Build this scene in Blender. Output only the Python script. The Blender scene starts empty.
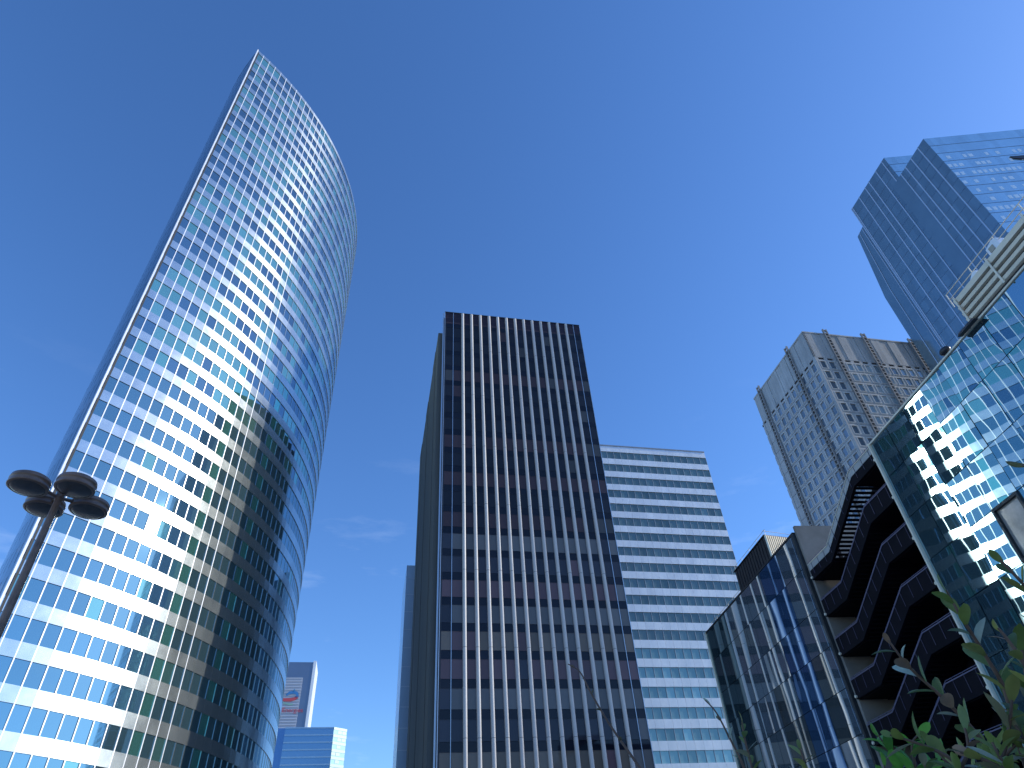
import bpy, math, random
import numpy as np
from mathutils import Vector, Matrix
rnd = random.Random(7)
scene = bpy.context.scene
R = math.radians

# ------------------------------------------------------------------ camera
PITCH, ROLL, FPX = .71137, -.07057, 658.08
EYE = Vector((0, 0, 1.6))
cp, sp, cr, sr = math.cos(PITCH), math.sin(PITCH), math.cos(ROLL), math.sin(ROLL)
FW = Vector((0, cp, sp)); U0 = Vector((0, -sp, cp)); R0 = Vector((1, 0, 0))
RT = cr * R0 + sr * U0; UP = cr * U0 - sr * R0
cd = bpy.data.cameras.new('camera'); cam = bpy.data.objects.new('camera', cd)
scene.collection.objects.link(cam); scene.camera = cam
m = Matrix((RT, UP, -FW)).transposed().to_4x4(); m.translation = EYE; cam.matrix_world = m
cd.sensor_width = 36; cd.lens = FPX / 1024 * 36; cd.clip_start = .05; cd.clip_end = 8000

# ------------------------------------------------------------------ light
SUN_AZ, SUN_EL = 84.0, 27.0          # azimuth clockwise from +Y
w = bpy.data.worlds.new('World'); scene.world = w; w.use_nodes = True
nt = w.node_tree; nt.nodes.clear()
out = nt.nodes.new('ShaderNodeOutputWorld'); bg = nt.nodes.new('ShaderNodeBackground')
sky = nt.nodes.new('ShaderNodeTexSky'); sky.sky_type = 'NISHITA'; sky.sun_disc = False
sky.sun_elevation = R(SUN_EL); sky.sun_rotation = R(SUN_AZ)
sky.altitude = 0; sky.air_density = 1.0; sky.dust_density = .25; sky.ozone_density = 5.5
bg.inputs['Strength'].default_value = .15
hs = nt.nodes.new('ShaderNodeHueSaturation'); hs.inputs['Saturation'].default_value = 1.12; hs.inputs['Hue'].default_value = .506
# thin cirrus wisps low in the sky
geo = nt.nodes.new('ShaderNodeTexCoord'); mp = nt.nodes.new('ShaderNodeMapping'); mp.inputs['Scale'].default_value = (2.2, 2.2, 9)
ns = nt.nodes.new('ShaderNodeTexNoise'); ns.inputs['Scale'].default_value = 2.3; ns.inputs['Detail'].default_value = 8; ns.inputs['Roughness'].default_value = .6
rp = nt.nodes.new('ShaderNodeValToRGB'); rp.color_ramp.elements[0].position = .58; rp.color_ramp.elements[1].position = .80
sep = nt.nodes.new('ShaderNodeSeparateXYZ'); mr = nt.nodes.new('ShaderNodeMapRange')
mr.inputs['From Min'].default_value = .62; mr.inputs['From Max'].default_value = .1; mr.inputs['To Min'].default_value = 0; mr.inputs['To Max'].default_value = .26
mu = nt.nodes.new('ShaderNodeMath'); mu.operation = 'MULTIPLY'
mx = nt.nodes.new('ShaderNodeMixRGB'); mx.inputs[2].default_value = (6.5, 7.2, 8.2, 1)
L = nt.links.new
L(geo.outputs['Generated'], mp.inputs[0]); L(mp.outputs[0], ns.inputs['Vector']); L(ns.outputs['Fac'], rp.inputs[0])
L(geo.outputs['Generated'], sep.inputs[0]); L(sep.outputs['Z'], mr.inputs['Value'])
L(rp.outputs[0], mu.inputs[0]); L(mr.outputs[0], mu.inputs[1])
L(sky.outputs[0], hs.inputs['Color']); L(hs.outputs[0], mx.inputs[1]); L(mu.outputs[0], mx.inputs[0]); L(mx.outputs[0], bg.inputs[0]); L(bg.outputs[0], out.inputs[0])
sl = bpy.data.lights.new('sun', 'SUN'); sl.energy = 2.5; sl.angle = R(.53); sl.color = (1, .94, .85)
so = bpy.data.objects.new('sun', sl); scene.collection.objects.link(so)
sd = Vector((math.sin(R(SUN_AZ)) * math.cos(R(SUN_EL)), math.cos(R(SUN_AZ)) * math.cos(R(SUN_EL)), math.sin(R(SUN_EL))))
so.rotation_euler = sd.to_track_quat('Z', 'Y').to_euler(); so.location = sd * 400
vs = scene.view_settings; vs.view_transform = 'Standard'; vs.look = 'None'; vs.exposure = 0.70; vs.gamma = 1; vs.use_curve_mapping = False

# ------------------------------------------------------------------ helpers
def project(P):
    v = Vector(P) - EYE; z = v.dot(FW)
    if z < .05: return None
    return 512 + FPX * v.dot(RT) / z, 384 - FPX * v.dot(UP) / z
def ray(x, y):
    return (RT * ((x - 512) / FPX) + UP * ((384 - y) / FPX) + FW).normalized()
def new_obj(name, data=None, parent=None):
    o = bpy.data.objects.new(name, data); scene.collection.objects.link(o)
    if parent is not None: o.parent = parent
    return o
def tag(o, label=None, cat=None, group=None, kind=None):
    for k, v in (('label', label), ('category', cat), ('group', group), ('kind', kind)):
        if v: o[k] = v
    return o
def thing(name, loc, label, cat, group=None):
    o = new_obj(name); o.location = loc
    return tag(o, label, cat, group)
W3 = (1, 1, 1)
class MB:
    def __init__(s): s.v = []; s.f = []; s.t = []; s.sm = []
    def face(s, pts, tint=W3, smooth=False):
        n = len(s.v); s.v += [tuple(p) for p in pts]; s.f.append(tuple(range(n, n + len(pts)))); s.t.append(tint); s.sm.append(smooth)
    def hexa(s, c, tint=W3):      # 8 corners: bottom 0-3, top 4-7
        n = len(s.v); s.v += [tuple(p) for p in c]
        for q in ((3, 2, 1, 0), (4, 5, 6, 7), (0, 1, 5, 4), (1, 2, 6, 5), (2, 3, 7, 6), (3, 0, 4, 7)):
            s.f.append(tuple(n + i for i in q)); s.t.append(tint); s.sm.append(False)
    def grid(s, rows, tint=W3, closed=False, smooth=True):
        n = len(s.v); m_ = len(rows[0])
        for r_ in rows: s.v += [tuple(p) for p in r_]
        for i in range(len(rows) - 1):
            for j in range(m_ if closed else m_ - 1):
                k = (j + 1) % m_
                s.f.append((n + i * m_ + j, n + i * m_ + k, n + (i + 1) * m_ + k, n + (i + 1) * m_ + j)); s.t.append(tint); s.sm.append(smooth)
    def tube(s, pts, rad, seg=8, tint=W3, cap=True):
        pts = [Vector(p) for p in pts]; rows = []
        if not hasattr(rad, '__len__'): rad = [rad] * len(pts)
        for i, p in enumerate(pts):
            d = (pts[min(i + 1, len(pts) - 1)] - pts[max(i - 1, 0)]).normalized()
            a = d.cross(Vector((.31, .2, .93)) if abs(d.z) < .9 else Vector((1, .1, 0))).normalized(); b = d.cross(a)
            rows.append([p + (a * math.cos(2 * math.pi * k / seg) + b * math.sin(2 * math.pi * k / seg)) * rad[i] for k in range(seg)])
        s.grid(rows, tint, True)
        if cap: s.face(rows[0][::-1], tint); s.face(rows[-1], tint)
    def build(s, name, mat, parent=None, origin=None):
        me = bpy.data.meshes.new(name)
        off = Vector(origin) if origin is not None else (parent.location if parent is not None and parent.parent is None else None)
        P = parent
        if P is not None and origin is None:
            o_ = Vector((0, 0, 0))
            while P is not None: o_ += P.location; P = P.parent
            off = o_
        vv = s.v if off is None else [(a - off.x, b - off.y, c - off.z) for a, b, c in s.v]
        me.from_pydata(vv, [], s.f); me.update()
        at = me.attributes.new('tint', 'FLOAT_COLOR', 'FACE')
        arr = np.ones((len(s.t), 4), np.float32); arr[:, :3] = np.array([t[:3] for t in s.t]); at.data.foreach_set('color', arr.ravel())
        me.polygons.foreach_set('use_smooth', s.sm)
        me.materials.append(mat)
        o = new_obj(name, me, parent)
        if origin is not None and parent is None: o.location = origin
        return o
class Fr:     # facade frame: origin, horizontal u, up z, outward n
    def __init__(s, o, u, n): s.o = Vector(o); s.u = Vector(u).normalized(); s.n = Vector(n).normalized()
    def p(s, u, z, d=0): q = s.o + s.u * u + s.n * d; return Vector((q.x, q.y, z))
    def box(s, mb, u0, u1, z0, z1, d0, d1, tint=W3):
        mb.hexa([s.p(u0, z0, d1), s.p(u1, z0, d1), s.p(u1, z0, d0), s.p(u0, z0, d0), s.p(u0, z1, d1), s.p(u1, z1, d1), s.p(u1, z1, d0), s.p(u0, z1, d0)], tint)
def poly_prism(mb, pts, z0, z1, tint=W3):
    n = len(pts)
    if sum(pts[i][0] * pts[(i + 1) % n][1] - pts[(i + 1) % n][0] * pts[i][1] for i in range(n)) < 0: pts = pts[::-1]
    for i in range(n):
        a, b = pts[i], pts[(i + 1) % n]
        mb.face([(a[0], a[1], z0), (b[0], b[1], z0), (b[0], b[1], z1), (a[0], a[1], z1)], tint)
    mb.face([(a[0], a[1], z1) for a in pts], tint)
def proj_area(fr, b):
    u0, u1, z0, z1, d0, d1 = b[:6]
    c = fr.p((u0 + u1) / 2, (z0 + z1) / 2, d1)
    if (EYE - c).dot(fr.n) <= 0: return 0
    q = [project(fr.p(a, z, d1)) for a, z in ((u0, z0), (u1, z0), (u1, z1), (u0, z1))]
    if any(k is None for k in q): return 0
    x = sum(k[0] for k in q) / 4; y = sum(k[1] for k in q) / 4
    if not (-5 < x < 1029 and -5 < y < 773): return 0
    return abs(sum(q[i][0] * q[(i + 1) % 4][1] - q[(i + 1) % 4][0] * q[i][1] for i in range(4))) / 2
def windows(parent, items, mat, name='window', cap=100, hide=None):
    """items: (frame, box, tint). The 100 that show largest are parts, the rest one part."""
    sc = []
    for fr, b, t in items:
        a = proj_area(fr, b)
        if a > 0 and hide:
            c = project(fr.p((b[0] + b[1]) / 2, (b[2] + b[3]) / 2, b[5]))
            if hide(*c): a = 0
        sc.append(a)
    order = sorted(range(len(items)), key=lambda i: -sc[i]); big = [i for i in order[:cap] if sc[i] > 0]; bs = set(big)
    for i in big:
        fr, b, t = items[i]; mb = MB(); fr.box(mb, *b, tint=t); mb.build(name, mat, parent)
    rest = MB()
    for i in range(len(items)):
        if i not in bs: fr, b, t = items[i]; fr.box(rest, *b, tint=t)
    if rest.f:
        o = rest.build(name, mat, parent)
        if len(items) > cap: o['kind'] = 'stuff'

# ------------------------------------------------------------------ materials
def mat(name, base, rough=.5, metal=0., tint=True, noise=0., nscale=1., spec=.5, bump=0., bscale=1., bdet=2., aniso=0., arot=0., ior=None, streak=None, coat=0, rvar=0, bdist=.1):
    m_ = bpy.data.materials.new(name); m_.use_nodes = True; t = m_.node_tree; L = t.links.new
    b = t.nodes['Principled BSDF']
    b.inputs['Roughness'].default_value = rough; b.inputs['Metallic'].default_value = metal
    b.inputs['Specular IOR Level'].default_value = spec
    if ior: b.inputs['IOR'].default_value = ior
    b.inputs['Coat Weight'].default_value = coat; b.inputs['Coat Roughness'].default_value = .03
    rgb = t.nodes.new('ShaderNodeRGB'); rgb.outputs[0].default_value = (*base, 1); cur = rgb.outputs[0]
    tc = t.nodes.new('ShaderNodeTexCoord')
    if tint:
        a = t.nodes.new('ShaderNodeAttribute'); a.attribute_name = 'tint'
        x = t.nodes.new('ShaderNodeMixRGB'); x.blend_type = 'MULTIPLY'; x.inputs[0].default_value = 1
        L(cur, x.inputs[1]); L(a.outputs['Color'], x.inputs[2]); cur = x.outputs[0]
    if noise:
        n = t.nodes.new('ShaderNodeTexNoise'); n.inputs['Scale'].default_value = nscale; n.inputs['Detail'].default_value = 6; n.inputs['Roughness'].default_value = .6
        mp_ = t.nodes.new('ShaderNodeMapping')
        if streak: mp_.inputs['Scale'].default_value = streak
        L(tc.outputs['Object'], mp_.inputs[0]); L(mp_.outputs[0], n.inputs['Vector'])
        r = t.nodes.new('ShaderNodeMapRange'); r.inputs['From Min'].default_value = .3; r.inputs['From Max'].default_value = .7
        r.inputs['To Min'].default_value = 1 - noise; r.inputs['To Max'].default_value = 1 + noise * .6
        L(n.outputs['Fac'], r.inputs['Value'])
        x = t.nodes.new('ShaderNodeMixRGB'); x.blend_type = 'MULTIPLY'; x.inputs[0].default_value = 1
        L(cur, x.inputs[1]); L(r.outputs[0], x.inputs[2]); cur = x.outputs[0]
        if rvar:
            r2 = t.nodes.new('ShaderNodeMapRange'); r2.inputs['From Min'].default_value = .3; r2.inputs['From Max'].default_value = .7
            r2.inputs['To Min'].default_value = max(rough - rvar, 0); r2.inputs['To Max'].default_value = rough + rvar
            L(n.outputs['Fac'], r2.inputs['Value']); L(r2.outputs[0], b.inputs['Roughness'])
    L(cur, b.inputs['Base Color'])
    if bump:
        n = t.nodes.new('ShaderNodeTexNoise'); n.inputs['Scale'].default_value = bscale; n.inputs['Detail'].default_value = bdet
        bp = t.nodes.new('ShaderNodeBump'); bp.inputs['Strength'].default_value = bump; bp.inputs['Distance'].default_value = bdist
        mp_ = t.nodes.new('ShaderNodeMapping')
        if streak: mp_.inputs['Scale'].default_value = streak
        L(tc.outputs['Object'], mp_.inputs[0]); L(mp_.outputs[0], n.inputs['Vector'])
        L(n.outputs['Fac'], bp.inputs['Height']); L(bp.outputs[0], b.inputs['Normal'])
    if aniso:
        b.inputs['Anisotropic'].default_value = aniso; b.inputs['Anisotropic Rotation'].default_value = arot
        tg = t.nodes.new('ShaderNodeTangent'); tg.direction_type = 'RADIAL'; tg.axis = 'Z'; L(tg.outputs[0], b.inputs['Tangent'])
    return m_
M = {}
M['steel'] = mat('brushed_steel', (.56, .62, .63), .24, .88, noise=.07, nscale=.4, aniso=.55, arot=0.25, rvar=.03)
M['edf_glass'] = mat('blue_mirror_glass', (.21, .37, .39), .02, .85, spec=.5)
M['core'] = mat('dark_core', (.03, .035, .04), .6, tint=False)
M['blackglass'] = mat('smoked_glass', (.62, .6, .6), .04, .0, spec=.32, ior=1.45)
M['fin'] = mat('pale_metal_fin', (.54, .53, .52), .5, .05, noise=.06, nscale=.3, streak=(1, 1, .3))
M['darkmetal'] = mat('dark_anodised_metal', (.045, .047, .055), .4, .5, noise=.1, nscale=1)
M['sideconc'] = mat('grey_green_concrete', (.10, .11, .108), .8, noise=.16, nscale=.35, streak=(1.5, 1.5, .12))
M['whitepanel'] = mat('white_aluminium_panel', (.80, .83, .86), .38, .25, noise=.11, nscale=.5, streak=(1, 1, .3), rvar=.05)
M['tealglass'] = mat('teal_window_glass', (.24, .34, .34), .06, .25, spec=.6)
M['conc'] = mat('pale_concrete', (.42, .445, .46), .85, noise=.22, nscale=.3, streak=(1, 1, .35))
M['conc_win'] = mat('grey_window_glass', (.12, .15, .18), .12, .15)
M['blueglass'] = mat('deep_blue_curtain_glass', (.25, .34, .385), .09, .7, noise=.1, nscale=.15)
M['whitefin'] = mat('pale_blue_fin', (.5, .58, .68), .35, .5)
M['mirror'] = mat('mirror_wall_glass', (.35, .52, .58), .01, .95, bump=.10, bscale=.30, bdet=1.0, streak=(1, 1, .8))
M['wavy'] = mat('wavy_dark_glass', (.34, .41, .45), .012, .9, bump=.42, bscale=.30, bdet=1.0, streak=(1, 1, .05))
M['joint'] = mat('dark_joint', (.02, .025, .03), .5)
M['stair'] = mat('dark_violet_steel', (.006, .0055, .011), .65, .0, spec=.12, noise=.25, nscale=.8)
M['stairwhite'] = mat('pale_parapet', (.42, .43, .43), .5, .1, noise=.1, nscale=.8)  # topmost parapet has its own paler tone
M['rail'] = mat('dim_violet_handrail', (.16, .15, .24), .5, .2)
M['beige'] = mat('beige_concrete', (.27, .245, .215), .8, noise=.3, nscale=.45)
M['louvre'] = mat('galvanised_louvre', (.78, .72, .58), .45, .05, noise=.12, nscale=.6)
M['tan'] = mat('tan_corrugated_metal', (.72, .63, .47), .4, .5, noise=.12, nscale=.6)
M['bronze'] = mat('weathered_bronze_paint', (.27, .155, .10), .36, .0, noise=.35, nscale=6, spec=.5, coat=.15)
M['lens'] = mat('dark_lamp_diffuser', (.10, .08, .07), .25, 0, noise=.2, nscale=8)
M['bark'] = mat('stem_bark', (.16, .09, .06), .7, noise=.3, nscale=40)
M['paving'] = mat('stone_paving', (.34, .32, .29), .8, noise=.2, nscale=.6)
M['sign'] = mat('sign_paint', (1, 1, 1), .5)
def leaf_mat():
    m_ = mat('leaf', (1, 1, 1), .38, 0, noise=.25, nscale=30)
    t = m_.node_tree; b = t.nodes['Principled BSDF']; o = t.nodes['Material Output']
    tr = t.nodes.new('ShaderNodeBsdfTranslucent'); mx_ = t.nodes.new('ShaderNodeMixShader'); mx_.inputs[0].default_value = .4
    t.links.new(b.inputs['Base Color'].links[0].from_socket, tr.inputs[0])
    t.links.new(b.outputs[0], mx_.inputs[1]); t.links.new(tr.outputs[0], mx_.inputs[2]); t.links.new(mx_.outputs[0], o.inputs[0])
    return m_
M['leaf'] = leaf_mat()

# ------------------------------------------------------------------ ground
mb = MB(); mb.face([(-2500, -2500, 0), (2500, -2500, 0), (2500, 2500, 0), (-2500, 2500, 0)])
tag(mb.build('plaza_ground', M['paving']), kind='structure')

# ------------------------------------------------------------------ curved lens shaped tower (left)
def edf():
    P0 = Vector((-48.37, 56.67, 0))
    root = thing('curved_skyscraper', P0, 'tall curved skyscraper with steel bands and blue mirror windows ending in a sharp edge', 'skyscraper')
    FH = 3.6; NF = 41; PW = 1.5
    wins = []; sps = [MB() for _ in range(41)]; muls = []; sideb = MB(); core = MB(); trim = MB(); roofpts = []
    for side in (1, -1):
        p = Vector((P0.x, P0.y, 0)); N = 62
        for j in range(N):
            tang = (37.3 - 93 * (j + .5) / N) if side == 1 else (-53 + 96 * (j + .5) / N)
            a = R(tang); u = Vector((math.sin(a), math.cos(a), 0)); n = Vector((u.y, -u.x, 0)) * side
            fr = Fr(p, u, n); q = p + u * PW
            if side == 1: roofpts.append((p.x, p.y))
            else: roofpts.append((p.x, p.y))
            fr.box(core, -.02, PW + .02, 0, 147.4, -.45, -.22)
            s_ = j * PW
            for k in range(NF):
                zt = 148 - k * FH            # top of spandrel of storey k
                hb = 1.05 if k == 0 else 1.45
                g = 1 + rnd.uniform(-.035, .035)
                z1 = zt; z0 = max(zt - hb, 0)
                if side == 1: fr.box(sps[k], .008, PW - .008, z0, z1, -.3, 0, (g, g, g * 1.0))
                else: fr.box(sideb, .008, PW - .008, z0, z1, -.3, -.02, (.22, .25, .34))  # left face dimmed by tint, its shade put into the colour
                wz1 = z0; wz0 = max(zt - FH, 0)
                if wz1 - wz0 < .3: continue
                r = rnd.random()
                zc = (wz0 + wz1) / 2
                t = (.80, .88, 1.0)
                if zc > 62:
                    if (r < .38 or (k * 7 + j // 3) % 5 == 0) and not (k % 7 == 3 and r > .2): t = (1.25 + rnd.uniform(-.1, .12), 1.5, 1.28)
                    else: t = (.72, .76, .95)
                elif r < .05: t = (1.0, 1.25, 1.1)
                if side == 1 and zc < 70 and j in (11, 17): t = (1.0, 1.65, 1.35)
                v = rnd.uniform(.9, 1.08); t = (t[0] * v, t[1] * v, t[2] * v)
                if side == -1: t = (.24, .27, .36)  # left face windows carry the same shade in their tint
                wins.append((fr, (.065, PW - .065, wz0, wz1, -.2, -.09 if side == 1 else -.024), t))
            if side == 1: m3 = MB(); fr.box(m3, -.055, .055, 0, 147.9, -.25, .006 if j < 15 else -.03); muls.append((m3, j))
            if j == 0 and side == 1: fr.box(trim, -.07, .14, 0, 148.15, -.3, .05)
            p = q
    # parapet coping
    cop = MB(); right = roofpts[:62]; left = roofpts[62:]
    poly_prism(core, [right[i] for i in range(0, 62, 2)] + [left[i] for i in range(61, 0, -2)], 147.2, 147.5)
    core.build('core_wall', M['core'], root); [b_.build('spandrel_band', M['steel'], root) for b_ in sps]; sideb.build('shade_tinted_bands', M['edf_glass'], root)
    [b_.build('mullion', M['whitepanel'] if j_ < 15 else M['steel'], root) for b_, j_ in muls]; trim.build('corner_trim', M['whitepanel'], root)  # mullions in the shadowed stretch use duller steel to put its shade in
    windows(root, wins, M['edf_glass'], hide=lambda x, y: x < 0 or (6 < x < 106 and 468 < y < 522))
edf()

# ------------------------------------------------------------------ dark tower with vertical fins (middle)
GU = Vector((math.cos(R(13.35)), math.sin(R(13.35)), 0)); GV = Vector((-GU.y, GU.x, 0))
def dark_tower():
    a = Vector((-11.20, 81.31, 0)); W = 25.27; D = 38; H = 90
    root = thing('dark_office_tower', a, 'dark smoked glass office tower with pale vertical fins down its front', 'office tower')
    fr = Fr(a, GU, -GV); core = MB()
    c = [a + GV * .3 + GU * .15, a + GU * (W - .15) + GV * .3, a + GU * (W - .15) + GV * D, a + GU * .15 + GV * D]
    poly_prism(core, [(p.x, p.y) for p in c], 0, H - .4)
    core.build('core_wall', M['core'], root)
    # side core of concrete standing proud of the left side
    mb = MB(); fl = Fr(a + GV * .9, GV, -GU)
    for i in range(8):
        fl.box(mb, i * 4.85, i * 4.85 + 4.80, 0, 85.4, -.5, 1.0 + (.06 if i % 3 == 1 else 0))
    mb.build('side_wall', M['sideconc'], root)
    mb = MB(); fl.box(mb, -.85, -.1, 0, 88.5, -.3, .1); fl.box(mb, 0, D - 1, 85.4, 88.0, -.4, .02); mb.build('side_recess', M['darkmetal'], root)
    mb = MB(); fl.box(mb, -.62, -.50, 0, 90, .1, .32); mb.build('corner_rail', M['whitefin'], root)
    lines = [0, 1.54] + [3.2 + 1.612 * i for i in range(13)] + [24.0, W]
    tints = {'p': (.11, .075, .085), 't': (.14, .12, .10), 'g': (.115, .12, .125), 'd': (.035, .04, .055)}
    seq = {8: 'p', 7: 'g', 6: 'd', 5: 't', 9: 't', 10: 'g', 11: 'p', 12: 'd', 13: 'g', 14: 'p', 15: 'd', 16: 'p', 17: 'd', 18: 'p', 19: 'd', 4: 'd', 3: 'g', 2: 'd'}
    items = []
    for k in range(27):
        z0 = 29.9 + 3.37 * (k - 9); z1 = min(z0 + 2.32, 89.9)   # glazing band of this storey
        if z0 > 89: break
        spd = MB(); rail = MB()
        key = seq.get(k, rnd.choice('pdpdg'))
        up = k > 13
        for i in range(len(lines) - 1):
            u0, u1 = lines[i] + .03, lines[i + 1] - .03
            kk = key
            if rnd.random() < .12: kk = rnd.choice('dgp')
            if i in (0, 14, 15) and key in 'pt' and rnd.random() < .3: kk = 'g'
            if key == 'g' and i == 0: kk = 'd'
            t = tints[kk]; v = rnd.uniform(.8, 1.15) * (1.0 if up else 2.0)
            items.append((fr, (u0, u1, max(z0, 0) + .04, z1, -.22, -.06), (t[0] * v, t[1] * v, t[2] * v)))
            v = rnd.uniform(.8, 1.2)
            fr.box(spd, u0, u1, z0 - 1.05 if z0 > 1.1 else 0, z0, -.22, -.05, (.02 * v, .024 * v, .04 * v))
        fr.box(rail, .03, W - .03, z0 + 2.32, z0 + 2.36, -.22, -.02, (.8, .8, .9))
        spd.build('spandrel_glass', M['blackglass'], root); rail.build('transom', M['darkmetal'], root)
    spd = MB()
    for z in (87.6, 88.8): fr.box(spd, .03, W - .03, z, z + 1.1, -.22, -.045, (.05, .035, .05))
    spd.build('crown_glass', M['blackglass'], root)
    for i in (0, 1, 15, 16):
        mb = MB(); u = lines[i] + (.04 if i == 0 else -.04 if i == 16 else 0); fr.box(mb, u - .035, u + .035, 0, 90, -.2, .05); mb.build('mullion', M['whitefin'], root)
    mb = MB(); fr.box(mb, 0, W, 89.92, 90.12, -.4, .05); mb.build('coping', M['darkmetal'], root)
    for i in range(13):
        u = lines[2 + i]; mb = MB()
        zs = [0, 3.4, 6.8] + [10 + 10.11 * k for k in range(8)] + [89.8]
        for z0, z1 in zip(zs[:-1], zs[1:]):
            ang = [math.pi * t / 8 for t in range(9)]
            prof = [(u - .245, -.2)] + [(u - .245 * math.cos(t), .12 + .26 * math.sin(t)) for t in ang] + [(u + .245, -.2)]
            mb.grid([[fr.p(x, z, d) for x, d in prof] for z in (z0 + .02, z1 - .02)])
        mb.build('fin', M['fin'], root)
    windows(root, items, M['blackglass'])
dark_tower()

# ------------------------------------------------------------------ white banded office block (behind)
def banded():
    c = Vector((47.32, 139.85, 0)); W = 46; H = 95
    o = c - GU * W
    root = thing('banded_office_block', o, 'white banded office block with teal strip windows behind the dark finned tower', 'office block')
    fr = Fr(o, GU, -GV); core = MB()
    q = [o + GV * .3, c + GV * .3 - GU * .2, c + GV * 28 - GU * .2, o + GV * 28]
    poly_prism(core, [(p.x, p.y) for p in q], 0, H - .5); core.build('core_wall', M['core'], root)
    items = []; pw = 1.74; n = int(W / pw)
    top = 93.07; pitch = 3.637
    par = MB(); fr.box(par, 0, W, 94.7, 95.0, -.5, .12, (.35, .38, .42)); fr.box(par, 0, W, 94.05, 94.7, -.4, 0, (.9, .93, 1))
    par.build('parapet', M['whitepanel'], root)
    tb = MB()
    for k in range(25):
        d1 = top - k * pitch; d0 = max(d1 - 2.05, .2); s1 = d0; s0 = max(top - (k + 1) * pitch, 0)
        s_ = MB()
        for i in range(n + 1):
            u1 = W - i * pw; u0 = max(u1 - pw, 0)
            if u1 - u0 < .3: continue
            v = rnd.uniform(.95, 1.03)
            fr.box(s_, u0 + .012, u1 - .012, s0, s1, -.3, 0, (v, v, v))
            if k == 0: fr.box(tb, u0 + .012, u1 - .012, top, 94.03, -.3, 0, (v, v, v))
            r = rnd.random(); base = (.60, .64, .66) if k < 13 else (.9, 1.05, 1.08)
            if r < .02 + (.22 if k > 12 else 0): base = tuple(x * 1.35 for x in base)
            elif r < .3: base = tuple(x * .88 for x in base)
            v = rnd.uniform(.85, 1.1)
            items.append((fr, (u0 + .05, u1 - .05, d0, d1, -.27, -.19), tuple(x * v for x in base)))
        s_.build('spandrel_band', M['whitepanel'], root)
    for i in range(n + 1):
        mb = MB(); u0 = max(W - i * pw, .05); fr.box(mb, u0 - .045, u0 + .045, 0, top, -.28, -.07, (.5, .55, .6)); mb.build('mullion', M['whitepanel'], root)
    tb.build('crown_band', M['whitepanel'], root)
    # plain east side
    e = Fr(c + GV * .3, GV, GU); sb = MB()
    for k in range(25):
        z1 = top - k * pitch; e.box(sb, 0, 27.6, max(z1 - 3.637, 0), z1 - 2.05 if z1 > 2.2 else z1, -.2, 0)
    sb.build('side_band', M['whitepanel'], root)
    windows(root, items, M['tealglass'], hide=lambda x, y: x < 600 or x > 705 + (y - 620) * .0 + 40 or y > 768)
banded()

# pale glass block peeping out left of the dark tower
def sliver():
    P = Vector((-21.6, 118.3, 0)) ; P = Vector((-26.45, 137.6, 0))
    root = thing('pale_glass_block', P, 'pale blue glass block peeping out left of the dark tower', 'office block')
    fr = Fr(P, GU, -GV); g = MB(); mu_ = MB()
    fr.box(g, 0, 14, 0, 68.7, -16, 0)
    g.build('wall', mat('pale_glass', (.46, .62, .80), .2, .2, noise=.05, nscale=.1), root)
    for k in range(18): fr.box(mu_, -.03, 14, 3.8 * k + 1, 3.8 * k + 1.15, .002, .04)
    for i in range(8): fr.box(mu_, i * 2, i * 2 + .08, 0, 68.6, .002, .06)
    mu_.build('mullion', M['whitefin'], root)
sliver()

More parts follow.
